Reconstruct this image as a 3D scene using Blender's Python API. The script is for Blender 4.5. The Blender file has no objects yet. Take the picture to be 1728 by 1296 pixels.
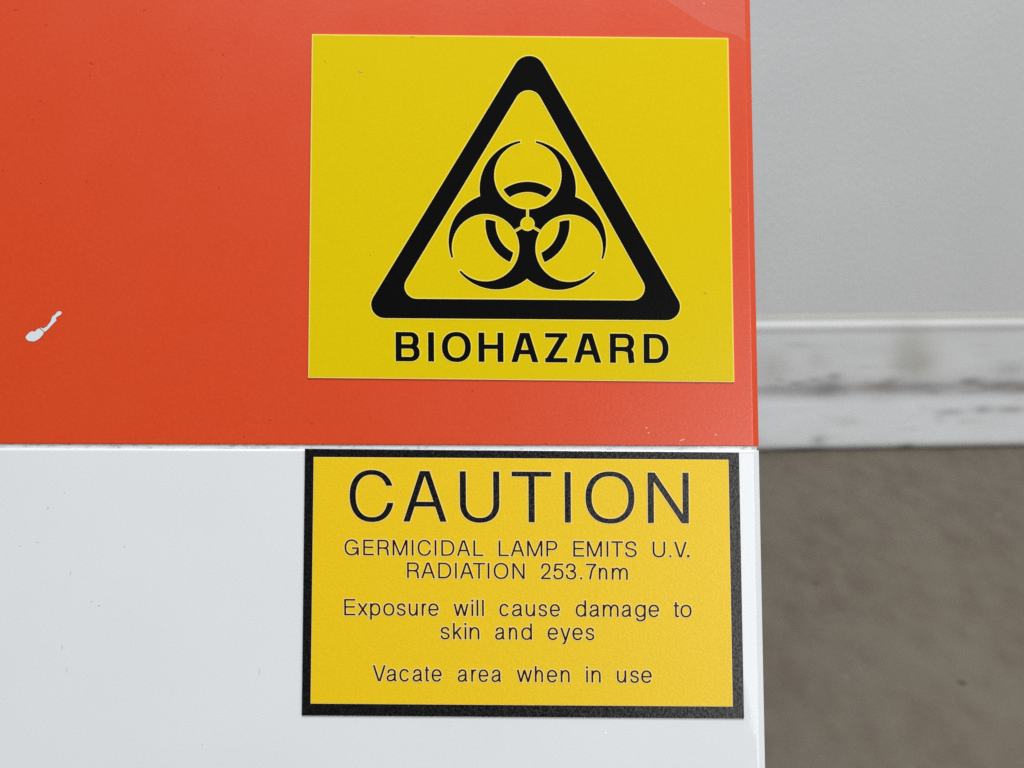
import bpy, bmesh, math, random
from mathutils import Vector, Matrix
from mathutils.geometry import delaunay_2d_cdt

random.seed(7)
C = bpy.context.scene.collection
scn = bpy.context.scene

# ------------------------------------------------------------------ camera
CAM = Vector((0.0, 0.0, 0.46602))
RIGHT = Vector((0.9998245, -0.0151604, 0.0110027))
UP = Vector((-0.0037904, 0.4114783, 0.9114117))
BACK = Vector((-0.0183448, -0.9112934, 0.4113487))
FOC = 1900.0                                   # focal length in units of a 1728 wide frame
cd = bpy.data.cameras.new("camera")
cam = bpy.data.objects.new("camera", cd)
C.objects.link(cam)
M = Matrix((RIGHT, UP, BACK)).transposed().to_4x4()
M.translation = CAM
cam.matrix_world = M
cd.sensor_fit = 'HORIZONTAL'
cd.sensor_width = 36.0
cd.lens = 36.0 * FOC / 1728.0
cd.clip_start = 0.01
cd.clip_end = 60.0
cd.dof.use_dof = True
cd.dof.focus_distance = 0.304
cd.dof.aperture_fstop = 19.0
scn.camera = cam

# ------------------------------------------------------------------ light
w = bpy.data.worlds.new("World")
scn.world = w
w.use_nodes = True
w.node_tree.nodes["Background"].inputs[0].default_value = (0.93, 0.97, 1.0, 1)
w.node_tree.nodes["Background"].inputs[1].default_value = 0.06

def area(name, loc, target, sx, sy, power, col):
    ld = bpy.data.lights.new(name, 'AREA')
    ld.shape = 'RECTANGLE'
    ld.size, ld.size_y, ld.energy, ld.color = sx, sy, power, col
    o = bpy.data.objects.new(name, ld)
    C.objects.link(o)
    o.location = loc
    o.rotation_euler = (Vector(target) - Vector(loc)).to_track_quat('-Z', 'Y').to_euler()
    return o
area("ceiling_lamp", (0.10, 0.12, 2.5), (0.1, 0.12, 0.3), 1.6, 0.9, 50.5, (0.97, 0.99, 1.0))
area("side_fill", (2.1, -0.60, 1.15), (0.3, 0.6, 0.2), 1.1, 0.9, 15.0, (0.97, 0.99, 1.0))  # added fill to lift wall and floor, no known lamp stands here
area("window_lamp", (0.728, -0.889, 0.78), (0.07, 0.25, 0.30), 0.80, 0.80, 7.0, (1.0, 0.99, 0.97))

scn.view_settings.view_transform = 'Standard'
scn.view_settings.look = 'None'
scn.view_settings.exposure = 0.0
scn.view_settings.gamma = 1.0
scn.view_settings.use_curve_mapping = False
scn.cycles.use_denoising = False
scn.cycles.max_bounces = 8

# ------------------------------------------------------------------ frames of reference
PO = Vector((0.0060, 0.2770, 0.3410))          # a point of the cabinet's sloping front
PN = Vector((0.0, -math.cos(math.radians(30)), math.sin(math.radians(30))))
PU = Vector((1, 0, 0))
PV = Vector((0, math.sin(math.radians(30)), math.cos(math.radians(30))))   # up the slope
PO = PO - PN * 0.0
def ray(x, y):
    return RIGHT * ((x - 864) / FOC) - UP * ((y - 648) / FOC) - BACK
_o = CAM + ray(864, 648) * 0.304
def art(x, y):
    """artwork coordinates -> (u, v) metres on the sloping front"""
    r = ray(x, y)
    p = CAM + r * ((_o - CAM).dot(PN) / r.dot(PN)) - _o
    return p.dot(PU), p.dot(PV)
def front(u, v, e=0.0):
    return _o + PU * u + PV * v + PN * e
WT = Vector((math.cos(math.radians(2.408)), math.sin(math.radians(2.408)), 0))
WN = Vector((WT.y, -WT.x, 0))                  # wall normal, towards the room
_w = WN * -0.88488
def wall(s, z, e=0.0):
    return _w + WT * s + Vector((0, 0, z)) + WN * e
def wall_sz(x, y):
    r = ray(x, y)
    p = CAM + r * ((_w - CAM).dot(WN) / r.dot(WN))
    return (p - _w).dot(WT), p.z

# ------------------------------------------------------------------ materials
def mat(name, col, rough=0.5, spec=0.5, coat=0.0, coat_rough=0.05):
    m = bpy.data.materials.new(name)
    m.use_nodes = True
    b = m.node_tree.nodes["Principled BSDF"]
    b.inputs["Base Color"].default_value = (*col, 1)
    b.inputs["Roughness"].default_value = rough
    b.inputs["Specular IOR Level"].default_value = spec
    b.inputs["Coat Weight"].default_value = coat
    b.inputs["Coat Roughness"].default_value = coat_rough
    return m, m.node_tree.nodes, m.node_tree.links, b
def coords(N):
    return N.new("ShaderNodeTexCoord").outputs["Object"]
def noise(N, L, src, scale, detail=2.0, rough=0.5, stretch=None):
    n = N.new("ShaderNodeTexNoise")
    n.inputs["Scale"].default_value = scale
    n.inputs["Detail"].default_value = detail
    n.inputs["Roughness"].default_value = rough
    if stretch:
        mp = N.new("ShaderNodeMapping")
        mp.inputs["Scale"].default_value = stretch
        L.new(src, mp.inputs[0]); src = mp.outputs[0]
    L.new(src, n.inputs["Vector"])
    return n.outputs["Fac"]
def ramp(N, L, src, stops):
    r = N.new("ShaderNodeValToRGB")
    e = r.color_ramp.elements
    while len(e) < len(stops): e.new(0.5)
    for k, (p, c) in enumerate(stops):
        e[k].position = p
        e[k].color = (c, c, c, 1) if isinstance(c, (int, float)) else (*c, 1)
    L.new(src, r.inputs[0])
    return r.outputs[0]
def mix(N, L, fac, a, b, mode='MIX'):
    m = N.new("ShaderNodeMix"); m.data_type = 'RGBA'; m.blend_type = mode
    for sock, v in ((m.inputs[0], fac), (m.inputs[6], a), (m.inputs[7], b)):
        if hasattr(v, "links"): L.new(v, sock)
        elif isinstance(v, (int, float)): sock.default_value = v
        else: sock.default_value = (*v, 1)
    return m.outputs[2]
def bump(N, L, b, h, dist, strength=1.0, coat=False, prev=None):
    n = N.new("ShaderNodeBump")
    n.inputs["Strength"].default_value = strength
    n.inputs["Distance"].default_value = dist
    L.new(h, n.inputs["Height"])
    if prev: L.new(prev, n.inputs["Normal"])
    L.new(n.outputs[0], b.inputs["Coat Normal" if coat else "Normal"])
    return n.outputs[0]
def specks(N, L, src, scale, radius, keep):
    """small round flecks: 1 where a fleck is"""
    v = N.new("ShaderNodeTexVoronoi"); v.inputs["Scale"].default_value = scale
    L.new(src, v.inputs["Vector"])
    d = N.new("ShaderNodeMath"); d.operation = 'LESS_THAN'; d.inputs[1].default_value = radius * scale
    nz = noise(N, L, src, 3500, 2)
    ad = N.new("ShaderNodeMath"); ad.operation = 'MULTIPLY_ADD'
    L.new(nz, ad.inputs[0]); ad.inputs[1].default_value = radius * scale * 1.4
    L.new(v.outputs["Distance"], ad.inputs[2]); 
    sb = N.new("ShaderNodeMath"); sb.operation = 'SUBTRACT'; L.new(ad.outputs[0], sb.inputs[0]); sb.inputs[1].default_value = radius * scale * 0.7
    L.new(sb.outputs[0], d.inputs[0])
    sp = N.new("ShaderNodeSeparateColor"); L.new(v.outputs["Color"], sp.inputs[0])
    g = N.new("ShaderNodeMath"); g.operation = 'LESS_THAN'; g.inputs[1].default_value = keep
    L.new(sp.outputs[0], g.inputs[0])
    m = N.new("ShaderNodeMath"); m.operation = 'MULTIPLY'
    L.new(d.outputs[0], m.inputs[0]); L.new(g.outputs[0], m.inputs[1])
    return m.outputs[0]

# orange red enamel film
RED, N, L, b = mat("orange_red_enamel", (0.70, 0.055, 0.008), 0.30, 0.95)
co = coords(N)
fine = noise(N, L, co, 1500, 3, 0.6)
big = noise(N, L, co, 35, 3)
c = mix(N, L, ramp(N, L, fine, [(0.3, 0.0), (0.7, 1.0)]), (0.675, 0.052, 0.007), (0.735, 0.068, 0.010))
c = mix(N, L, ramp(N, L, big, [(0.35, 0.0), (0.7, 0.25)]), c, (0.71, 0.066, 0.012))
c = mix(N, L, specks(N, L, co, 70, 0.00030, 0.34), c, (0.42, 0.012, 0.006))
L.new(c, b.inputs["Base Color"])
rr = ramp(N, L, noise(N, L, co, 60, 3), [(0.3, 0.32), (0.7, 0.35)])
L.new(rr, b.inputs["Roughness"])
p = bump(N, L, b, noise(N, L, co, 900, 2), 0.00002)
# white enamel with a wet gloss
def white_enamel(name, grime):
    m, N, L, b = mat(name, (0.80, 0.83, 0.85), 0.55, 0.25, 1.0, 0.03)
    co = coords(N)
    c = mix(N, L, ramp(N, L, noise(N, L, co, 25, 3), [(0.3, 0.0), (0.7, 1.0)]), (0.765, 0.79, 0.815), (0.785, 0.81, 0.83))
    c = mix(N, L, specks(N, L, co, 45, 0.00022, 0.22), c, (0.33, 0.34, 0.36))
    if grime:
        g = noise(N, L, co, 420, 5, 0.7, (1.0, 2.2, 2.2))
        c = mix(N, L, ramp(N, L, g, [(0.52, 0.0), (0.68, 0.6)]), c, (0.24, 0.24, 0.235))
    L.new(c, b.inputs["Base Color"])
    bump(N, L, b, noise(N, L, co, 55, 2.0), 0.00009, 1.0, True)
    return m
WHITE = white_enamel("white_enamel", False)
SEAM = white_enamel("grimy_white_metal", True)
GLINT = mat("pale_red_glint", (0.86, 0.42, 0.33), 0.4)[0]
PRIMER = mat("bare_primer", (0.72, 0.74, 0.78), 0.5)[0]

def vinyl(name, a, c2, rough, bscale, bdist, spec=0.5):
    m, N, L, b = mat(name, a, rough, spec)
    co = coords(N)
    L.new(mix(N, L, ramp(N, L, noise(N, L, co, 1700, 3, 0.6), [(0.32, 0.0), (0.68, 1.0)]), a, c2), b.inputs["Base Color"])
    bump(N, L, b, noise(N, L, co, bscale, 3, 0.6), bdist)
    return m
Y1 = vinyl("yellow_vinyl", (0.715, 0.53, 0.0008), (0.745, 0.565, 0.0010), 0.24, 700, 0.00002, 0.3)
Y1E = mat("pale_yellow_cut_edge", (0.86, 0.66, 0.10), 0.5)[0]
Y1H = mat("pale_yellow_ink_halo", (0.88, 0.74, 0.12), 0.4)[0]  # added pale halo around black ink, imitating sharpened edges
Y2 = vinyl("yellow_pebbled_plastic", (0.825, 0.545, 0.0005), (0.88, 0.59, 0.001), 0.38, 1500, 0.00005, 0.6)
Y2H = mat("pale_yellow_plate_halo", (0.92, 0.70, 0.24), 0.4)[0]  # added pale halo around plate lettering and yellow field, imitating sharpened edges
K1 = vinyl("black_ink", (0.0025, 0.0025, 0.0028), (0.004, 0.004, 0.0045), 0.2, 900, 0.00001, 0.3)
K2, N, L, b = mat("black_pebbled_ink", (0.0025, 0.0025, 0.003), 0.3)
co = coords(N)
g = noise(N, L, co, 1500, 3, 0.65)
L.new(ramp(N, L, g, [(0.34, 0.3), (0.68, 1.0)]), b.inputs["Specular IOR Level"])
L.new(ramp(N, L, g, [(0.35, 0.22), (0.65, 0.32)]), b.inputs["Roughness"])
bump(N, L, b, g, 0.00006)
K3 = mat("brown_black_ink", (0.024, 0.004, 0.002), 0.4, 0.2)[0]

# milky film imitating a reflection in the red panel
REFLECTION = bpy.data.materials.new("reflection_film"); REFLECTION.use_nodes = True
N, L = REFLECTION.node_tree.nodes, REFLECTION.node_tree.links
b = N["Principled BSDF"]; out = N["Material Output"]
b.inputs["Base Color"].default_value = (0.85, 0.80, 0.80, 1); b.inputs["Roughness"].default_value = 0.25
tr = N.new("ShaderNodeBsdfTransparent"); mx = N.new("ShaderNodeMixShader")
mx.inputs[0].default_value = 0.03
L.new(tr.outputs[0], mx.inputs[1]); L.new(b.outputs[0], mx.inputs[2]); L.new(mx.outputs[0], out.inputs[0])

# wall, skirting, floor
WALLM, N, L, b = mat("grey_wall_paint", (0.6, 0.605, 0.61), 0.55, 0.3)
co = coords(N)
c = mix(N, L, ramp(N, L, noise(N, L, co, 9, 4), [(0.3, 0.0), (0.7, 1.0)]), (0.60, 0.607, 0.617), (0.635, 0.64, 0.648))
c = mix(N, L, specks(N, L, co, 14, 0.005, 0.25), c, (0.56, 0.565, 0.57))
L.new(c, b.inputs["Base Color"])
bump(N, L, b, noise(N, L, co, 300, 3), 0.0003)

SKIRT, N, L, b = mat("scuffed_skirting_paint", (0.66, 0.68, 0.69), 0.5, 0.4)
at = N.new("ShaderNodeVertexColor"); at.layer_name = "scuff"
co = coords(N)
c = mix(N, L, ramp(N, L, noise(N, L, co, 30, 4, 0.6, (0.4, 1, 1.3)), [(0.35, 0.0), (0.75, 0.25)]), at.outputs[0], (0.42, 0.42, 0.42))
L.new(c, b.inputs["Base Color"])

FLOORM, N, L, b = mat("worn_brown_grey_vinyl", (0.1, 0.09, 0.075), 0.6, 0.35)
co = coords(N)
big = noise(N, L, co, 17, 4, 0.5, (1.0, 0.55, 1.0))
mid = noise(N, L, co, 60, 3, 0.5, (1.0, 0.6, 1.0))
fine = noise(N, L, co, 900, 3, 0.6)
c = mix(N, L, ramp(N, L, big, [(0.36, 0.0), (0.64, 1.0)]), (0.112, 0.088, 0.064), (0.137, 0.113, 0.086))
c = mix(N, L, ramp(N, L, mid, [(0.42, 0.0), (0.68, 0.6)]), c, (0.156, 0.132, 0.102))
c = mix(N, L, ramp(N, L, mid, [(0.26, 0.55), (0.40, 0.0)]), c, (0.092, 0.070, 0.051))
c = mix(N, L, ramp(N, L, fine, [(0.35, 0.0), (0.7, 0.45)]), c, (0.15, 0.13, 0.10))
c = mix(N, L, specks(N, L, co, 30, 0.0030, 0.20), c, (0.088, 0.071, 0.056))
c = mix(N, L, specks(N, L, co, 22, 0.003, 0.12), c, (0.15, 0.14, 0.125))
L.new(c, b.inputs["Base Color"])
bump(N, L, b, noise(N, L, co, 180, 3), 0.0004)

# ------------------------------------------------------------------ helpers
def link(name, me, mats, parent=None):
    for m in (mats if isinstance(mats, (list, tuple)) else [mats]): me.materials.append(m)
    o = bpy.data.objects.new(name, me)
    C.objects.link(o)
    if parent:
        o.parent = parent
        o.matrix_parent_inverse = Matrix.Translation(parent.location).inverted()
    return o
def mesh(name, verts, faces, mats, parent=None, smooth=False, idx=None):
    me = bpy.data.meshes.new(name)
    me.from_pydata([tuple(v) for v in verts], [], faces)
    if idx: me.polygons.foreach_set("material_index", idx)
    if smooth: me.polygons.foreach_set("use_smooth", [True] * len(me.polygons))
    bm = bmesh.new(); bm.from_mesh(me)
    bmesh.ops.recalc_face_normals(bm, faces=bm.faces)
    bm.to_mesh(me); bm.free()
    me.update()
    return link(name, me, mats, parent)
def thing(name, label, cat, loc):
    o = bpy.data.objects.new(name, None)
    C.objects.link(o)
    o.location = loc; o.empty_display_size = 0.05
    o["label"] = label; o["category"] = cat
    return o
bpy.context.view_layer.update()

def prism(name, quv, e0, e1, m, parent, bev=0.0, bev_mat=None):
    """polygon (u, v) on the sloping front, from depth e0 to e1 (e towards the room)"""
    n = len(quv)
    vs = [front(u, v, e0) for u, v in quv] + [front(u, v, e1) for u, v in quv]
    fs = [list(range(n))[::-1], list(range(n, 2 * n))] + [[i, (i + 1) % n, n + (i + 1) % n, n + i] for i in range(n)]
    me = bpy.data.meshes.new(name); me.from_pydata([tuple(v) for v in vs], [], fs)
    bm = bmesh.new(); bm.from_mesh(me); bmesh.ops.recalc_face_normals(bm, faces=bm.faces)
    bm.verts.ensure_lookup_table()
    if bev:
        top = set(bm.verts[n:])
        ed = [e for e in bm.edges if e.verts[0] in top and e.verts[1] in top]
        bmesh.ops.bevel(bm, geom=ed, offset=bev, segments=3, affect='EDGES', profile=0.5, material=1 if bev_mat else -1)
    bm.to_mesh(me); bm.free()
    return link(name, me, [m] + ([bev_mat] if bev_mat else []), parent)

# ------------------------------------------------------------------ floor, wall, skirting
fl = mesh("floor", [(-4, -3, 0), (4, -3, 0), (4, 3, 0), (-4, 3, 0)], [[0, 1, 2, 3]], FLOORM); fl["kind"] = "structure"
wl = mesh("wall", [wall(-3, 0), wall(3, 0), wall(3, 2.7), wall(-3, 2.7), wall(-3, 0, -.1), wall(3, 0, -.1), wall(3, 2.7, -.1), wall(-3, 2.7, -.1)],
          [[0, 1, 2, 3], [4, 7, 6, 5], [0, 4, 5, 1], [3, 2, 6, 7], [0, 3, 7, 4], [1, 5, 6, 2]], WALLM)
wl["label"] = "plain pale grey painted wall out of focus behind the cabinet"; wl["category"] = "wall"

# skirting profile: (height, how far it stands out)
prof = [(0.1275, 0.0003), (0.1265, 0.0008), (0.1245, 0.0010), (0.1225, 0.0012), (0.1215, 0.0018), (0.1205, 0.0030), (0.1190, 0.0042), (0.1170, 0.0046), (0.1150, 0.0045), (0.1125, 0.0043), (0.1100, 0.0042)]
prof += [(0.108 - k * 0.0014, 0.0042) for k in range(0, 31)]
prof += [(0.0640, 0.0043), (0.0620, 0.0043), (0.0600, 0.0042), (0.0570, 0.0040), (0.0540, 0.0040), (0.0510, 0.0042), (0.0480, 0.0046), (0.0450, 0.0052)]
prof += [(0.0430 - k * 0.0028, 0.0056 + k * 0.00045) for k in range(0, 12)]
prof += [(0.0100, 0.0108), (0.0075, 0.0111), (0.0050, 0.0106), (0.0030, 0.0092), (0.0012, 0.0070), (0.0, 0.0062)]
S = [-3.0, -1.0, -0.2] + [0.12 + 0.002 * k for k in range(0, 270)] + [0.8, 1.3, 2.0, 3.0]
scuffs = []   # (s, z, rs, rz, strength, colour)
PUR, BRN, OLV = (0.30, 0.29, 0.31), (0.31, 0.28, 0.25), (0.44, 0.43, 0.38)
for x, y, rx, ry, k, col in [(1395, 652, 26, 12, .75, PUR), (1405, 632, 10, 5, .5, PUR), (1330, 655, 70, 10, .4, PUR), (1490, 650, 38, 9, .6, BRN),
        (1560, 648, 40, 8, .5, PUR), (1635, 641, 20, 6, .75, PUR), (1690, 648, 34, 9, .75, PUR), (1725, 652, 20, 7, .8, BRN), (1600, 662, 130, 6, .15, PUR),
        (1545, 612, 26, 26, .5, OLV), (1532, 580, 20, 30, .35, OLV), (1600, 690, 18, 3.5, .5, PUR), (1653, 686, 12, 4.5, .6, PUR), (1700, 686, 22, 4.5, .55, BRN),
        (1375, 735, 12, 8, .45, PUR), (1523, 745, 10, 4, .7, (.15, .15, .15)), (1420, 704, 18, 6, .25, OLV), (1300, 620, 24, 22, .3, OLV), (1378, 606, 16, 14, .2, OLV),
        (1580, 700, 8, 8, .2, PUR), (1700, 620, 22, 10, .25, PUR), (1480, 655, 210, 9, .15, PUR), (1350, 752, 40, 2.5, .6, (.12, .12, .12))]:
    s, z = wall_sz(x, y); s2, z2 = wall_sz(x + rx, y + ry)
    scuffs.append((s, z, abs(s2 - s), abs(z2 - z), k, col))
for k in range(75):                            # many small irregular streaks along the middle and a few elsewhere
    x = random.uniform(1270, 1745); mid = k < 52
    y = random.gauss(651, 8) if mid else random.uniform(565, 735)
    s, z = wall_sz(x, y); s2, z2 = wall_sz(x + random.uniform(4, 22), y + random.uniform(1.3, 3.2))
    scuffs.append((s, z, abs(s2 - s), abs(z2 - z), random.uniform(.15, .6) * (1 if mid else .45), random.choice([PUR, PUR, BRN, OLV])))
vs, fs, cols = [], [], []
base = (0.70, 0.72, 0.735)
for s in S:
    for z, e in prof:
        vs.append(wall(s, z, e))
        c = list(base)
        if z > 0.1212: c = [0.56, 0.555, 0.53] if z < 0.1268 else [0.62, 0.62, 0.61]  # grime line above the lip, with the lip-top shadow coloured in
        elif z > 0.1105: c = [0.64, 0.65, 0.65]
        elif z > 0.05: c = [0.735, 0.75, 0.76]
        for cs, cz, rs, rz, k, col in scuffs:
            q = ((s - cs) / rs) ** 2 + ((z - cz) / rz) ** 2
            if q < 9:
                f = k * math.exp(-q * 0.8) * random.uniform(0.8, 1.1)
                c = [a + (t - a) * min(1, 1.5 * f) for a, t in zip(c, col)]
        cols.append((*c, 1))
n = len(prof)
for i in range(len(S) - 1):
    for j in range(n - 1):
        fs.append([i * n + j, (i + 1) * n + j, (i + 1) * n + j + 1, i * n + j + 1])
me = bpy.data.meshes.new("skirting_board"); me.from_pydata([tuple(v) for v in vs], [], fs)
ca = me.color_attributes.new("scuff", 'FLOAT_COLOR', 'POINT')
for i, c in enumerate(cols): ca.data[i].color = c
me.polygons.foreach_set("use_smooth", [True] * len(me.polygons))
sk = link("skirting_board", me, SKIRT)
sk["label"] = "scuffed pale grey skirting board with rounded lip along the foot of the wall"; sk["category"] = "skirting board"

# ------------------------------------------------------------------ the cabinet
UR = 0.06698                                   # right-hand edge of the front
def v_of(y, x=640): return art(x, y)[1]
VS = v_of(750.9)                               # foot of the red panel
VW = v_of(757.0, 300)                          # head of the white panel
cab = thing("laboratory_cabinet", "white and orange red metal cabinet with sloping front carrying two yellow warning labels", "cabinet", (-0.30, 0.5, 0.0))
def folded_panel(name, u0, v0, v1, m, top_r, bot_r, back=0.0):
    """sheet metal panel whose right-hand side is folded back over a 2 mm radius"""
    UR = globals()["UR"] - back
    R, A = 0.0021, math.radians(40)
    sec = [(u0, 0.0), (-0.12, 0.0), (-0.02, 0.0), (0.04, 0.0), (UR - R - 0.0004, 0.0), (UR - R, 0.0)]
    r = 0.00035                                                # two tight bends with a narrow facet between them
    sec += [(UR - R + r * math.sin(A * k / 4), -r + r * math.cos(A * k / 4)) for k in range(1, 5)]
    x, y = sec[-1]
    l = (UR - r * (1 - math.sin(A)) - x) / math.cos(A)
    sec += [(x + 0.0002 * math.cos(A), y - 0.0002 * math.sin(A)), (x + (l - 0.0002) * math.cos(A), y - (l - 0.0002) * math.sin(A))]
    x, y = x + l * math.cos(A), y - l * math.sin(A)
    sec += [(x + r * (math.sin(A + t) - math.sin(A)), y + r * (math.cos(A + t) - math.cos(A))) for t in [(math.pi / 2 - A) * k / 4 for k in range(0, 5)]]
    sec += [(UR, -0.012)]
    def arc(v, r, sgn):                        # rounded head (sgn 1) or foot (sgn -1): (v, depth)
        return [(v - sgn * r * (1 - math.sin(t)), -r * (1 - math.cos(t))) for t in [math.radians(k * 22.5) for k in range(0, 5)]]
    st = [(v0, -0.012)] + arc(v0, bot_r, -1)[::-1] + [(v0 + bot_r + 0.0004, 0.0)]
    st += [(v0 + (v1 - v0) * k / 8, 0.0) for k in range(1, 8)]
    st += [(v1 - top_r - 0.0004, 0.0)] + arc(v1, top_r, 1) + [(v1, -0.012)]
    vs, fs = [], []
    for v, dz in st:
        for u, e in sec:
            vs.append(front(u, v, min(e, dz) - back))
    n = len(sec)
    for i in range(len(st) - 1):
        for j in range(n - 1):
            fs.append([i * n + j, i * n + j + 1, (i + 1) * n + j + 1, (i + 1) * n + j])
    return mesh(name, vs, fs, m, cab, smooth=True)
VTOP, VBOT = 0.30, -0.17
red = folded_panel("red_panel", -0.50, VS, VTOP, RED, 0.0008, 0.00025)
white = folded_panel("white_panel", -0.50, VBOT, VW, WHITE, 0.0006, 0.0008)
red["label"] = "orange red upper panel"; white["label"] = "white lower panel"
# seam strip between the two panels, a little set back
def box(name, u0, u1, v0, v1, e0, e1, m, parent, bev=0.0):
    return prism(name, [(u0, v0), (u1, v0), (u1, v1), (u0, v1)], e0, e1, m, parent, bev)
seam = folded_panel("seam_strip", -0.50, VW - 0.002, VS + 0.002, SEAM, 0.0002, 0.0002, 0.0004)
seam["label"] = "grimy white metal strip between the two panels"
# carcass behind the front
def side_profile():
    t, bt = front(0, VTOP, -0.010), front(0, VBOT + 0.001, -0.010)
    return [(t.y, t.z), (0.82, t.z), (0.82, 0.0), (bt.y, 0.0), (bt.y, bt.z)]
sp = side_profile(); n = len(sp)
x0, x1 = _o.x - 0.50, _o.x + UR - 0.0006
mesh("carcass", [(x0, y, z) for y, z in sp] + [(x1, y, z) for y, z in sp],
     [list(range(n)), list(range(n, 2 * n))[::-1]] + [[i, (i + 1) % n, n + (i + 1) % n, n + i] for i in range(n)], WHITE, cab)

# chipped paint and painted glints on the red panel
def px_poly(pts): return [art(x, y) for x, y in pts]
chip = [(372, 600), (380, 580), (395, 560), (418, 538), (440, 522), (460, 512), (480, 508), (496, 513), (510, 518), (524, 497), (540, 482), (560, 470), (578, 470),
        (600, 488), (622, 508), (640, 526), (632, 552), (610, 580), (588, 606), (560, 628), (528, 646), (490, 660), (455, 655), (420, 652), (396, 638)]
chip2 = [(582, 455), (610, 462), (640, 468), (665, 448), (690, 440), (690, 428), (715, 400), (740, 365), (752, 325), (762, 296), (780, 282), (802, 270), (822, 244), (842, 224),
         (868, 217), (890, 222), (903, 240), (893, 262), (870, 280), (842, 294), (820, 308), (816, 325), (825, 350), (800, 376), (772, 404), (740, 440), (700, 482), (668, 510), (648, 519), (620, 492)]
RIM = mat("chip_rim_shade", (0.36, 0.018, 0.006), 0.5)[0]  # shade of the recessed chip edge painted as a dark outline
def chip_obj(name, pts, h=0.00005, m=PRIMER, lab=None, rim=0.0):
    n = len(pts); cx, cy = sum(p[0] for p in pts) / n, sum(p[1] for p in pts) / n
    vs, fs, ix = [], [], []
    if rim:
        area = sum(pts[i - 1][0] * pts[i][1] - pts[i][0] * pts[i - 1][1] for i in range(n))
        big = []
        for i in range(n):
            (ax, ay), (bx, by) = pts[i - 1], pts[(i + 1) % n]
            nx, ny = by - ay, ax - bx; l = math.hypot(nx, ny) * (1 if area > 0 else -1)
            k = rim * random.uniform(0.5, 1.3)
            big.append((pts[i][0] + nx / l * k, pts[i][1] + ny / l * k))
        vs += [front(u, v, h * 0.5) for u, v in px_poly(big)]; fs.append(list(range(n))); ix.append(1)
    fs.append([len(vs) + i for i in range(n)]); vs += [front(u, v, h) for u, v in px_poly(pts)]; ix.append(0)
    o = mesh(name, vs, fs, [m, RIM], red, idx=ix)
    if lab: o["label"] = lab
    return o
chip_obj("paint_chip", [(x / 8.64, 500 + y / 8.64) for x, y in chip], rim=1.1, lab="bare pale patch where the red paint has chipped off")
chip_obj("paint_chip", [(x / 8.64, 500 + y / 8.64) for x, y in chip2], rim=0.9, lab="thin bare streak running up from the chip")
def blob(x, y, rx, ry, rot=0.0, k=9):
    return [(x + rx * math.cos(a) * math.cos(rot) - ry * math.sin(a) * math.sin(rot), y + rx * math.cos(a) * math.sin(rot) + ry * math.sin(a) * math.cos(rot))
            for a in [2 * math.pi * q / k + random.uniform(-.2, .2) for q in range(k)]]
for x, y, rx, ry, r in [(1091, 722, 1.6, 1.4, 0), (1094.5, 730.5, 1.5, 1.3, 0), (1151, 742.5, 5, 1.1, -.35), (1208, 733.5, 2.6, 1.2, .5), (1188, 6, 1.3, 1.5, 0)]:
    chip_obj("painted_glint", blob(x, y, rx, ry, r), m=GLINT)  # bright glints painted as tiny pale specks

# reflection in the upper right corner, put in as a milky film
film_px = [(1095, -20), (1127, 2), (1165, 27), (1195, 46), (1210, 52), (1235, 57), (1252, 65), (1262.5, 70.5)]
tuv = px_poly(film_px)
vt = 0.135
ring = [(tuv[0][0] - 0.012, vt)] + tuv + [(UR - 0.0019, tuv[-1][1]), (UR - 0.0019, vt)]
tp = prism("reflection_film", ring, 0.00004, 0.00010, REFLECTION, None)
tp["label"] = "milky film imitating a reflection in the top right corner of the orange red panel"; tp["category"] = "painted reflection"

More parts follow.
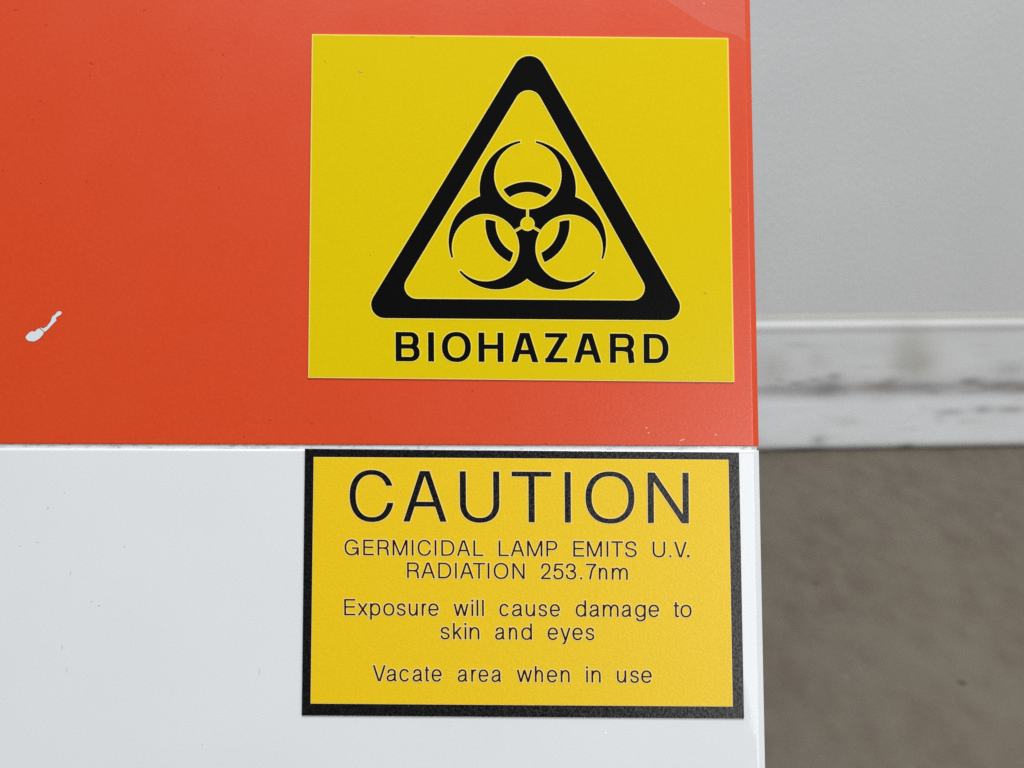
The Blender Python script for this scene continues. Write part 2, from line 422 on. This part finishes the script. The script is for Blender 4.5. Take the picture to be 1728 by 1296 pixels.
# ------------------------------------------------------------------ stroke lettering
class Pen:
    """collects closed polygons (artwork coordinates, y down) that make up ink"""
    def __init__(s, wv, wh, grow=0.0):
        s.wv, s.wh, s.g = wv, wh, grow; s.polys = []
    def quad(s, *p): s.polys.append([Vector(q) for q in p])
    def stem(s, x, y0, y1):
        h = s.wv / 2 + s.g; a, b = min(y0, y1) - s.g, max(y0, y1) + s.g
        s.quad((x - h, a), (x + h, a), (x + h, b), (x - h, b))
    def bar(s, y, x0, x1):
        h = s.wh / 2 + s.g; a, b = min(x0, x1) - s.g, max(x0, x1) + s.g
        s.quad((a, y - h), (b, y - h), (b, y + h), (a, y + h))
    def diag(s, xa, ya, xb, yb, k=1.0):
        """slanting stroke with level ends"""
        L = math.hypot(xb - xa, yb - ya); c = abs(yb - ya) / L
        wd = (s.wv * c + s.wh * (1 - c)) * k
        h = (wd / 2 + s.g) / c
        if ya > yb: xa, ya, xb, yb = xb, yb, xa, ya
        if s.g:
            t = s.g / (yb - ya); dx = (xb - xa) * t
            xa, ya, xb, yb = xa - dx, ya - s.g, xb + dx, yb + s.g
        s.quad((xa - h, ya), (xa + h, ya), (xb + h, yb), (xb - h, yb))
    def curve(s, pts, closed=False, level=()):
        pts = [Vector(p) for p in pts]
        n = len(pts); le, ri = [], []
        for i in range(n):
            a = pts[(i - 1) % n] if (closed or i > 0) else pts[i]
            b = pts[(i + 1) % n] if (closed or i < n - 1) else pts[i]
            t = (b - a).normalized()
            q = pts[i].copy()
            if not closed and s.g:
                if i == 0: q -= t * s.g
                if i == n - 1: q += t * s.g
            h = math.hypot(s.wv * t.y, s.wh * t.x) / 2 + s.g
            nn = Vector((-t.y, t.x)) * h
            if (i == 0 and 0 in level) or (i == n - 1 and 1 in level):
                nn = Vector((math.copysign(h / abs(t.y), nn.x), 0))
            le.append(q + nn); ri.append(q - nn)
        for i in range(n if closed else n - 1):
            j = (i + 1) % n
            s.polys.append([le[i], le[j], ri[j], ri[i]])
    def dot(s, x, y, w):
        h = w / 2 + s.g
        s.quad((x - h, y - h), (x + h, y - h), (x + h, y + h), (x - h, y + h))

def spline(pts, sub=8):
    P = [Vector(p) for p in pts]; out = []
    for i in range(len(P) - 1):
        a = P[i - 1] if i else P[i] * 2 - P[i + 1]
        d = P[i + 2] if i + 2 < len(P) else P[i + 1] * 2 - P[i]
        b, c = P[i], P[i + 1]
        for k in range(sub):
            t = k / sub
            out.append(0.5 * ((2 * b) + (c - a) * t + (2 * a - 5 * b + 4 * c - d) * t * t + (3 * b - a - 3 * c + d) * t ** 3))
    out.append(P[-1])
    return out
def sarc(cx, cy, rx, ry, a0, a1, k=26, e=2.25):
    """superelliptic arc, degrees anticlockwise, y down"""
    o = []
    for i in range(k + 1):
        a = math.radians(a0 + (a1 - a0) * i / k); c, q = math.cos(a), math.sin(a)
        o.append((cx + rx * math.copysign(abs(c) ** (2 / e), c), cy - ry * math.copysign(abs(q) ** (2 / e), q)))
    return o

def glyph(P, ch, x0, x1, yt, yb, xh, sl):
    """draw ch into the box x0..x1, cap line yt, base line yb; xh = x height"""
    wv, wh = P.wv, P.wh
    os = 0.012 * (yb - yt) * 1.2                 # overshoot of round letters
    L, R = x0 + wv / 2, x1 - wv / 2
    low = ch.islower() and ch not in "dhklti"
    T, B = (yb - xh if ch.islower() else yt) + wh / 2, yb - wh / 2
    To, Bo = T - os, B + os
    cx, my = (L + R) / 2, (T + B) / 2
    H, W = B - T, R - L
    def n(pts, x_0=None, W_=None, T_=None, B_=None):
        T_, B_ = To if T_ is None else T_, Bo if B_ is None else B_
        return [(L + px * W, B_ - py * (B_ - T_)) for px, py in pts]
    Scv = [(0.97, 0.72), (0.86, 0.92), (0.52, 1.0), (0.16, 0.91), (0.045, 0.735), (0.16, 0.585), (0.50, 0.515), (0.86, 0.42), (1.0, 0.255), (0.86, 0.07), (0.50, 0.0), (0.13, 0.08), (0.0, 0.29)]
    if ch == 'O' or ch == 'o': P.curve(sarc(cx, (To + Bo) / 2, W / 2, (Bo - To) / 2, 0, 360, 56)[:-1], True)
    elif ch == 'C': P.curve(sarc(cx, my, W / 2, (Bo - To) / 2, 23, 346, 50), level=(0, 1))
    elif ch == 'c': P.curve(sarc(cx, my, W / 2, (Bo - To) / 2, 30, 331, 40))
    elif ch == 'G':
        P.curve(sarc(cx, my, W / 2, (Bo - To) / 2, 27, 348, 50), level=(0,)); P.bar(my + H * 0.05, cx + W * 0.02, x1); P.stem(R, my + H * 0.05 - wh / 2, yb)
    elif ch == 'D':
        k = L + W * 0.42
        P.stem(L, yt, yb); P.bar(T, x0, k + .5); P.bar(B, x0, k + .5); P.curve(sarc(k, my, R - k, H / 2, -90, 90))
    elif ch in 'PRB':
        m = T + H * (0.49 if ch == 'B' else 0.545 if ch == 'P' else 0.53)
        k = x1 - (m - T) / 2 - wv / 2 - W * 0.03
        rt = R - (W * 0.05 if ch == 'B' else W * 0.02)
        P.stem(L, yt, yb); P.bar(T, x0, k + .5); P.bar(m, x0, k + .5); P.curve(sarc(k, (T + m) / 2, rt - k, (m - T) / 2, -90, 90))
        if ch == 'B':
            P.bar(B, x0, k + .5); P.curve(sarc(k, (m + B) / 2, R - k, (B - m) / 2, -90, 90))
        if ch == 'R':
            h = B - m
            P.curve(spline([(k - W * .05, m), (R - W * 0.16, m + h * 0.13), (R - W * 0.06, m + h * 0.36), (R - W * 0.045, m + h * 0.7), (R - W * 0.0, yb)]))
    elif ch == 'S' or ch == 's': P.curve(spline(n(Scv)))
    elif ch == 'A':
        h = wv * 0.52
        P.diag(cx - h * .5, yt, x0 + h, yb); P.diag(cx + h * .5, yt, x1 - h, yb)
        yy = yt + (yb - yt) * 0.655; f = (yy - yt) / (yb - yt); P.bar(yy, cx - (cx - x0) * f + wv * .4, cx + (x1 - cx) * f - wv * .4)
    elif ch in 'Vv':
        h = wv * 0.52; t = yt if ch == 'V' else yb - xh
        P.diag(x0 + h, t, cx - h * .4, yb); P.diag(x1 - h, t, cx + h * .4, yb)
    elif ch == 'w':
        h = wv * 0.52; t = yb - xh; q = (x1 - x0)
        a, b2 = x0 + q * .27, x1 - q * .27
        P.diag(x0 + h, t, a, yb); P.diag(cx, t, a, yb); P.diag(cx, t, b2, yb); P.diag(x1 - h, t, b2, yb)
    elif ch == 'U':
        r = W / 2; q = B - r * 0.98
        P.stem(L, yt, q + .3); P.stem(R, yt, q + .3); P.curve(sarc(cx, q, W / 2, Bo - q, 180, 360))
    elif ch == 'H': P.stem(L, yt, yb); P.stem(R, yt, yb); P.bar(my - H * .02, x0, x1)
    elif ch == 'I': P.stem((x0 + x1) / 2, yt, yb)
    elif ch == 'l': P.stem((x0 + x1) / 2, yt, yb)
    elif ch == 'i': P.stem((x0 + x1) / 2, yb - xh, yb); P.dot((x0 + x1) / 2, yt + wv * .55, wv * 1.1)
    elif ch == 'T': P.bar(T, x0, x1); P.stem((x0 + x1) / 2, yt, yb)
    elif ch == 'L': P.stem(L, yt, yb); P.bar(B, x0, x1)
    elif ch == 'E': P.stem(L, yt, yb); P.bar(T, x0, x1); P.bar(B, x0, x1); P.bar(my - H * .02, x0, x1 - W * .05)
    elif ch == 'N': P.stem(L, yt, yb); P.stem(R, yt, yb); P.diag(L + wv * .08, yt, R - wv * .08, yb, .98)
    elif ch == 'M':
        P.stem(L, yt, yb); P.stem(R, yt, yb); P.diag(L + wv * .1, yt, cx, yb, .95); P.diag(R - wv * .1, yt, cx, yb, .95)
    elif ch == 'Z':
        P.bar(T, x0, x1); P.bar(B, x0, x1); P.diag(x1 - wv * .62, yt + wh * .5, x0 + wv * .62, yb - wh * .5, 1.0)
    elif ch == '2':
        P.curve(spline([(L + px * W, Bo - py * (Bo - To)) for px, py in [(0.03, 0.68), (0.14, 0.92), (0.5, 1.0), (0.86, 0.92), (0.98, 0.72), (0.86, 0.51), (0.52, 0.31), (0.16, 0.13), (0.02, 0.0)]])); P.bar(B, x0, x1)
    elif ch == '3':
        P.curve(spline(n([(0.03, 0.72), (0.14, 0.92), (0.48, 1.0), (0.82, 0.92), (0.93, 0.75), (0.82, 0.59), (0.40, 0.53)])))
        P.curve(spline(n([(0.40, 0.53), (0.86, 0.45), (1.0, 0.27), (0.86, 0.07), (0.48, 0.0), (0.12, 0.08), (0.0, 0.29)])))
    elif ch == '5':
        P.bar(T, L + W * .14, x1 - W * .04); P.curve([(L + W * .18, T), (L + W * .06, B - H * .48)])
        P.curve(spline(n([(0.06, 0.49), (0.22, 0.60), (0.50, 0.655), (0.86, 0.55), (1.0, 0.32), (0.86, 0.08), (0.48, 0.0), (0.12, 0.07), (0.0, 0.27)])))
    elif ch == '7': P.bar(T, x0, x1); P.curve(spline([(R + wv * .2, T), (L + W * .62, T + H * .36), (L + W * .36, yb)]))
    elif ch == '.': P.dot((x0 + x1) / 2, yb - (x1 - x0) / 2, x1 - x0)
    elif ch == 'e':
        P.bar(my, x0 + wv * .4, x1 - wv * .4); P.curve(sarc(cx, my, W / 2, (Bo - To) / 2, -2, 327, 44))
    elif ch == 'a':
        P.curve(spline(n([(0.06, 0.70), (0.16, 0.91), (0.46, 1.0), (0.74, 0.92), (0.82, 0.72), (0.82, 0.16), (0.88, 0.03), (1.0, 0.02)])))
        P.curve(spline(n([(0.82, 0.62), (0.66, 0.55), (0.26, 0.48), (0.03, 0.34), (0.03, 0.14), (0.20, 0.01), (0.46, 0.02), (0.70, 0.14), (0.82, 0.34)])))
    elif ch in 'dpgq':
        P.curve(sarc(cx, my, W / 2, (Bo - To) / 2, 0, 360, 48)[:-1], True)
        if ch == 'd': P.stem(R, yt, yb)
        if ch == 'p': P.stem(L, yb - xh, yb + (yb - yt) * .26)
        if ch == 'g':
            y2 = yb + (yb - yt) * .27 - wh / 2
            P.stem(R, yb - xh, B + .2); P.curve(spline([(R, B), (R - W * .06, y2 - (y2 - B) * .35), (cx + W * .1, y2), (cx - W * .22, y2 - (y2 - B) * .06), (L + W * .04, y2 - (y2 - B) * .55)]))
    elif ch in 'nhr':
        P.stem(L, yt if ch == 'h' else yb - xh, yb)
        if ch == 'r': P.curve(spline([(L, my), (L + W * .25, To + H * .14), (L + W * .62, To + H * .02), (R + wv * .4, To + H * .02)]))
        else: P.curve(spline([(L, my - H * .02), (L + W * .16, To + H * .16), (L + W * .54, To), (L + W * .90, To + H * .14), (R, T + H * .38), (R, yb)]))
    elif ch == 'm':
        P.stem(L, yb - xh, yb)
        for a in (L, cx):
            P.curve(spline([(a, my - H * .02), (a + W * .09, To + H * .15), (a + W * .27, To), (a + W * .45, To + H * .13), (a + W * .5, T + H * .36), (a + W * .5, yb)]))
    elif ch == 'u':
        P.stem(R, yb - xh, yb); P.curve(spline([(R, my + H * .02), (R - W * .16, Bo - H * .16), (R - W * .54, Bo), (R - W * .90, Bo - H * .14), (L, B - H * .38), (L, yb - xh)]))
    elif ch == 't':
        xs = x0 + (x1 - x0) * .42
        P.bar(T, x0, x1); P.curve(spline([(xs, yt + (yb - yt) * .08), (xs, B - H * .25), (xs + W * .14, B - H * .02), (x1, B)]))
    elif ch == 'k':
        P.stem(L, yt, yb); P.diag(x1 - wv * .6, yb - xh, L, yb - xh * .36); P.diag(L + W * .36, yb - xh * .60, x1 - wv * .52, yb)
    elif ch == 'x':
        h = wv * .55
        P.diag(x0 + h, yb - xh, x1 - h, yb); P.diag(x1 - h, yb - xh, x0 + h, yb)
    elif ch == 'y':
        h = wv * .5; y2 = yb + (yb - yt) * .27
        P.diag(x0 + h, yb - xh, cx, yb); P.curve(spline([(x1 - h, yb - xh), (cx + W * .06, yb - xh * .06), (cx - W * .12, y2 - (y2 - yb) * .3), (L + W * .16, y2 - wh * .5)]))

def inside(poly, p):
    r = False; n = len(poly)
    for i in range(n):
        a, b_ = poly[i], poly[i - 1]
        if (a[1] > p[1]) != (b_[1] > p[1]) and p[0] < (b_[0] - a[0]) * (p[1] - a[1]) / (b_[1] - a[1]) + a[0]: r = not r
    return r
def fill(polys):
    """union of polygons -> triangles"""
    v, f = [], []
    for p in polys:
        f.append(list(range(len(v), len(v) + len(p)))); v += p
    ed = []
    for q in f: ed += [(q[i], q[(i + 1) % len(q)]) for i in range(len(q))]
    V, _, F, *_ = delaunay_2d_cdt(v, ed, [], 0, 1e-4)
    bb = [(min(q.x for q in p), max(q.x for q in p), min(q.y for q in p), max(q.y for q in p), p) for p in polys]
    keep = []
    for t in F:
        c = sum((V[i] for i in t), Vector((0, 0))) / len(t)
        if any(x0 <= c.x <= x1 and y0 <= c.y <= y1 and inside(p, c) for x0, x1, y0, y1, p in bb): keep.append(t)
    return V, keep
def inked(name, layers, mats, parent):
    """layers: list of (vertices, faces, height); one mesh, one material per layer"""
    vs, fs, ix = [], [], []
    for k, (V, F, h) in enumerate(layers):
        o = len(vs)
        for q in V:
            u, v = art(q[0], q[1]); vs.append(front(u, v, h))
        for t in F: fs.append([o + i for i in t]); ix.append(k)
    me = bpy.data.meshes.new(name); me.from_pydata([tuple(v) for v in vs], [], fs)
    me.polygons.foreach_set("material_index", ix)
    bm = bmesh.new(); bm.from_mesh(me)
    for f in bm.faces:
        f.normal_update()
        if f.normal.dot(PN) < 0: f.normal_flip()
    bm.to_mesh(me); bm.free()
    return link(name, me, mats, parent)
def lettering(name, rows, wv, wh, halo, hi, mats, parent):
    """rows: (baseline at x = 870, slope, cap height, x height, [(char, x0, x1), ...])"""
    layers = []
    for g, h in ((0.0, hi), (halo, hi - 0.00003)):
        polys = []
        for yb, sl, cap, xh, chars in rows:
            for ch, x0, x1 in chars:
                P = Pen(wv, wh, g)
                y = yb
                glyph(P, ch, x0, x1, y - cap, y, xh, sl)
                for p in P.polys:
                    polys.append([Vector((q.x + (y - q.y) * -0.006, q.y + (q.x - 870) * sl)) for q in p])
        V, F = fill(polys)
        layers.append((V, F, h))
    return inked(name, layers, mats, parent)
def run(text, spans, ox, k):
    return [(c, ox + a / k, ox + b_ / k) for c, (a, b_) in zip(text, spans)]

# ------------------------------------------------------------------ biohazard sticker
def quad_px(*p): return px_poly(p)
u0, v0 = art(880, 640)
st = thing("biohazard_sticker", "yellow sticker with black triangle and biohazard symbol on the orange red panel", "sticker", front(u0, v0, 0))
bpy.context.view_layer.update()
q1 = [(526.6, 58.2), (1228.8, 64.7), (1238.9, 645.1), (520.3, 637.8)]
def inset(q, d):
    cxm = sum(p[0] for p in q) / 4; cym = sum(p[1] for p in q) / 4
    return [(x + math.copysign(d, cxm - x), y + math.copysign(d, cym - y)) for x, y in q]
H1 = 0.00030
prism("sticker_sheet", px_poly(q1), 0.00002, H1, Y1E, st)
prism("printed_field", px_poly(inset(q1, 2.2)), H1 - 0.0001, H1 + 0.00004, Y1, st)
E1 = H1 + 0.00012
def rounded(tri, r, off=0.0, k=10):
    """triangle with rounded corners, edges pushed out by off"""
    n = len(tri); T = [Vector(p) for p in tri]; c = sum(T, Vector((0, 0))) / n
    if off:
        E = []
        for i in range(n):
            a, b_ = T[i], T[(i + 1) % n]; d = (b_ - a).normalized(); nn = Vector((d.y, -d.x))
            if nn.dot(a - c) < 0: nn = -nn
            E.append((a + nn * off, d))
        T2 = []
        for i in range(n):
            (p, d), (q, e) = E[i - 1], E[i]
            t = ((q - p).x * e.y - (q - p).y * e.x) / (d.x * e.y - d.y * e.x); T2.append(p + d * t)
        T = T2; r = [max(1, q + off) for q in r]
    out = []; rads = r
    for i in range(n):
        r = rads[i]
        a, p, b_ = T[i - 1], T[i], T[(i + 1) % n]
        d1, d2 = (a - p).normalized(), (b_ - p).normalized()
        half = d1.angle(d2) / 2; m = p + (d1 + d2).normalized() * (r / math.sin(half))
        s1, s2 = p + d1 * (r / math.tan(half)), p + d2 * (r / math.tan(half))
        a1, a2 = math.atan2((s1 - m).y, (s1 - m).x), math.atan2((s2 - m).y, (s2 - m).x)
        da = (a2 - a1 + math.pi) % (2 * math.pi) - math.pi
        out += [m + Vector((math.cos(a1 + da * j / k), math.sin(a1 + da * j / k))) * r for j in range(k + 1)]
    return out
def line_x(a, b_, c, d):
    a, b_, c, d = map(Vector, (a, b_, c, d)); e, f = b_ - a, d - c
    t = ((c - a).x * f.y - (c - a).y * f.x) / (e.x * f.y - e.y * f.x); return a + e * t
oL, oR, oB = ((861.1, 122.6), (641.7, 482.8)), ((912.4, 101.8), (1138.7, 496.7)), ((660.8, 537.3), (1123, 540.8))
iL, iR, iB = ((870.4, 166.6), (685.0, 474.0)), ((910.1, 162.0), (1084.9, 475.8)), ((700.7, 504.6), (1074.4, 507.5))
outer = [line_x(*oL, *oR), line_x(*oR, *oB), line_x(*oL, *oB)]
inner = [line_x(*iL, *iR), line_x(*iR, *iB), line_x(*iL, *iB)]
def region(polys, pred):
    v, e = [], []
    for p in polys:
        o = len(v); v += [Vector((q[0], q[1])) for q in p]
        e += [(o + i, o + (i + 1) % len(p)) for i in range(len(p))]
    V, _, F, *_ = delaunay_2d_cdt(v, e, [], 0, 1e-4)
    keep = []
    for t in F:
        c = sum((V[i] for i in t), Vector((0, 0))) / len(t)
        if pred(c): keep.append(t)
    return V, keep
lay = []
for off, h in ((0.0, E1), (1.9, E1 - 0.00003)):
    A, B = rounded(outer, [27, 23, 23], off), rounded(inner, [23, 21, 21], -off)
    lay.append((*region([A, B], lambda c: inside(A, c) and not inside(B, c)), h))
inked("warning_triangle", lay, [K1, Y1H], st)

SC, SU, SR = Vector((890.1, 378.3)), 5.42, math.radians(0.4)
def sym(x, y):                                 # symbol units (y up) -> artwork
    return Vector((SC.x + SU * (x * math.cos(SR) + y * math.sin(SR)), SC.y + SU * (x * math.sin(SR) - y * math.cos(SR))))
def circ(cx, cy, r, k=150): return [(cx + r * math.cos(2 * math.pi * i / k), cy + r * math.sin(2 * math.pi * i / k)) for i in range(k)]
def strip(ang, hw, r0, r1):
    c, s = math.cos(ang), math.sin(ang)
    return [(c * r0 - s * hw, s * r0 + c * hw), (c * r1 - s * hw, s * r1 + c * hw), (c * r1 + s * hw, s * r1 - c * hw), (c * r0 + s * hw, s * r0 - c * hw)]
ANG = [math.radians(a) for a in (90, 210, 330)]
lay = []
for g, h in ((0.0, E1), (0.34, E1 - 0.00003)):
    OR, IR = 14.98 + g, 10.47 - g
    GAP, SL, HR = 2.4 - g, 0.44 - min(g, .26), 2.22 - g
    R1, R2, RC = 9.9 - g, 13.1 + g, 8.75 + g
    def pred(p, OR=OR, IR=IR, GAP=GAP, SL=SL, HR=HR, R1=R1, R2=R2, RC=RC):
        x, y = p
        r = math.hypot(x, y)
        lob = [(math.cos(a), math.sin(a)) for a in ANG]
        if R1 < r < R2 and any(math.hypot(x - 15 * c, y - 15 * s) < RC for c, s in lob): return True
        if r < HR: return False
        if not any(math.hypot(x - 11 * c, y - 11 * s) < OR for c, s in lob): return False
        for c, s in lob:
            if math.hypot(x - 15 * c, y - 15 * s) < IR: return False
            al, ac = x * c + y * s, abs(-x * s + y * c)
            if 0 < al < 6 and ac < SL: return False
            if al > 18 and ac < GAP: return False
        return True
    ps = [circ(0, 0, HR, 60), circ(0, 0, R1), circ(0, 0, R2)]
    for a in ANG:
        c, s = math.cos(a), math.sin(a)
        ps += [circ(11 * c, 11 * s, OR), circ(15 * c, 15 * s, IR), circ(15 * c, 15 * s, RC), strip(a, SL, 0.02, 6.0), strip(a, GAP, 18.0, 27.0)]
    V, F = region(ps, pred)
    used = sorted({i for t in F for i in t}); mp = {i: k for k, i in enumerate(used)}
    lay.append(([sym(*V[i]) for i in used], [[mp[i] for i in t] for t in F], h))
inked("biohazard_symbol", lay, [K1, Y1H], st)
k = 3.3231
lettering("lettering", [(611.4, 0.0076, 49.5, 30, run("BIOHAZARD", [(93, 228), (275, 308), (352, 515), (557, 697), (740, 893), (930, 1055), (1092, 1245), (1293, 1432), (1482, 1622)], 640, k))],
          10.2, 7.6, 1.6, E1, [K1, Y1H], st)

# ------------------------------------------------------------------ caution plate
u0, v0 = art(882, 1210)
pl = thing("caution_plate", "black bordered yellow plate headed CAUTION on the white panel", "warning plate", front(u0, v0, 0))
bpy.context.view_layer.update()
q2 = [(514.8, 757.2), (1246.8, 763.7), (1255.3, 1212.3), (509.5, 1207.2)]
f2 = [(529.2, 770.7), (1229.4, 775.3), (1236.6, 1192.5), (523.9, 1187.4)]
H2 = 0.00035
prism("border", px_poly(q2), 0.00002, H2, K2, pl, 0.00012)
prism("pale_rim", px_poly(inset(f2, -0.6)), H2 - 0.0001, H2 + 0.00003, Y2H, pl)
prism("yellow_field", px_poly(inset(f2, 1.5)), H2 - 0.00008, H2 + 0.00006, Y2, pl)
E2 = H2 + 0.00014
k = 5.4
lettering("headline", [(881.2, 0.0066, 85.4, 60, [('C', 590.6, 665.2), ('A', 680.9, 753.9), ('U', 776.3, 843), ('T', 863.7, 930.6), ('I', 952.8, 963.5), ('O', 988, 1070.6), ('N', 1092.8, 1162)])],
          10.4, 8.2, 1.7, E2, [K2, Y2H], pl)
A, B = 560, 870
germ = (938.5, 0.0064, 26.4, 20, run("GERMICIDALL", [(118, 248), (288, 385), (418, 523), (555, 692), (730, 745), (783, 908), (940, 952), (998, 1118), (1140, 1262), (1290, 1380), (1520, 1613)], A, k)
        + [('A', 861.8, 884.8)] + run("MPEMITSU.V.", [(105, 245), (280, 382), (525, 625), (650, 787), (830, 842), (872, 977), (995, 1103), (1247, 1362), (1400, 1418), (1443, 1558), (1560, 1583)], B, k))
radi = (976.7, 0.0075, 26.6, 20, run("RADIATIO", [(687, 797), (815, 942), (970, 1090), (1125, 1138), (1168, 1293), (1287, 1397), (1422, 1435), (1475, 1610)], A, k)
        + [('N', 864.6, 885.4)] + run("253.7nm", [(230, 320), (342, 437), (455, 553), (588, 607), (640, 735), (757, 835), (875, 1022)], B, k))
expo = (1039.6, 0.0055, 27.6, 20.6, run("Exposurewillc", [(115, 217), (237, 330), (350, 445), (470, 572), (592, 675), (702, 785), (820, 865), (880, 975), (1110, 1247), (1275, 1287), (1320, 1335), (1370, 1385), (1527, 1617)], A, k)
        + [('a', 863.7, 883)] + run("usedamageto", [(92, 178), (208, 288), (312, 405), (547, 643), (672, 770), (793, 938), (965, 1062), (1087, 1185), (1210, 1307), (1440, 1487), (1500, 1602)], B, k))
skin = (1079.0, 0.0060, 27.6, 20.6, run("skina", [(990, 1075), (1105, 1187), (1212, 1225), (1255, 1345), (1487, 1583)], A, k)
        + [('n', 858.6, 872.8)] + run("deyes", [(52, 150), (292, 387), (407, 500), (517, 612), (637, 717)], B, k))
vaca = (1150.4, 0.0060, 27.2, 20.6, run("Vacatearea", [(375, 493), (500, 600), (617, 710), (737, 833), (850, 888), (910, 1003), (1147, 1243), (1270, 1320), (1337, 1428), (1455, 1550)], A, k)
        + [('w', 872, 898.2)] + run("heninuse", [(175, 250), (285, 380), (410, 493), (645, 657), (690, 775), (922, 1008), (1042, 1123), (1143, 1240)], B, k))
for row in (germ, radi, expo, skin, vaca):
    lettering("text_line", [row], 3.2, 2.7, 1.5, E2, [K3, Y2H], pl)

# specks of dirt and tiny flaws
GREY = mat("grey_dirt", (0.56, 0.57, 0.585), 0.6)[0]
DARK = mat("dark_red_dirt", (0.46, 0.024, 0.008), 0.6)[0]
OLIVE = mat("dull_yellow_scratch", (0.62, 0.47, 0.01), 0.6)[0]
PALE = mat("pale_fleck", (0.93, 0.93, 0.93), 0.4)[0]
def fleck(x, y, rx, ry, rot, m, par, h):
    uv = px_poly(blob(x, y, rx, ry, rot, 8))
    mesh("dirt_fleck", [front(u, v, h) for u, v in uv], [list(range(len(uv)))], m, par)
for a in [(81, 857.5, 2.2, 1.3, -.5), (109, 832, 1.5, .8, 0), (167, 1022, 2, 1.4, .3), (155, 1015, 2.6, .7, .1), (119, 967, .7, 4, .15), (105, 1092, .7, 4, .25), (113, 1130, .7, 5, 0),
          (210, 923, 2, .8, .4), (34, 921, 1.6, .8, .8), (63, 915, 2, .8, .6), (341, 1256, 1, 1.2, 0), (438, 1133, .5, 7, .1)]:
    fleck(*a, GREY, white, 0.00004)
fleck(1022.5, 1237, 1.6, 2.4, -.4, PALE, white, 0.00004)
for a in [(26, 16.5, 4, .8, 0), (244, 17.5, 2.6, 1, 0), (78, 42, 3, 1, .5), (154, 107, 4, 1.2, .4), (152, 127, 1.8, 1.3, .2), (275, 127, 2.4, 1, .7), (319, 48, 1.2, 1.2, 0), (357, 84, 2.6, .8, .6),
          (376, 92, 3, .9, .6), (374, 130, 1, 2, 0), (398, 75, 1.4, 1.2, 0), (68, 170, 1.6, 1.8, .2), (56, 202, 1.5, 1, 0), (69, 309, 2, .9, 0), (146, 306, 1.5, 1.8, .3), (187, 279, 1.4, 1, 0),
          (369, 317, 1.4, 1.6, 0), (5, 288, 2, 1.2, .3), (797, 659.5, 1.5, 1.6, 0), (921, 749, 2, 1.5, .4), (527, 714.5, 2.6, 1, .2), (456, 709, 2.2, .9, .3), (412, 737, 2.2, 1.1, .2)]:
    fleck(*a, DARK, red, 0.00004)
for a in [(608, 121.5, 4.5, 1.2, .35), (549, 103, 1.6, 1.4, .8), (565, 129, 1.2, 1.2, 0), (625.5, 430, 1.3, 1.2, 0), (629.5, 492, .8, 3.5, -.1), (1190, 494, 3.5, 1.4, .5), (1232, 355, 1.2, 4, 0), (696, 62.5, 5, .7, 0)]:
    fleck(*a, OLIVE, st, E1)
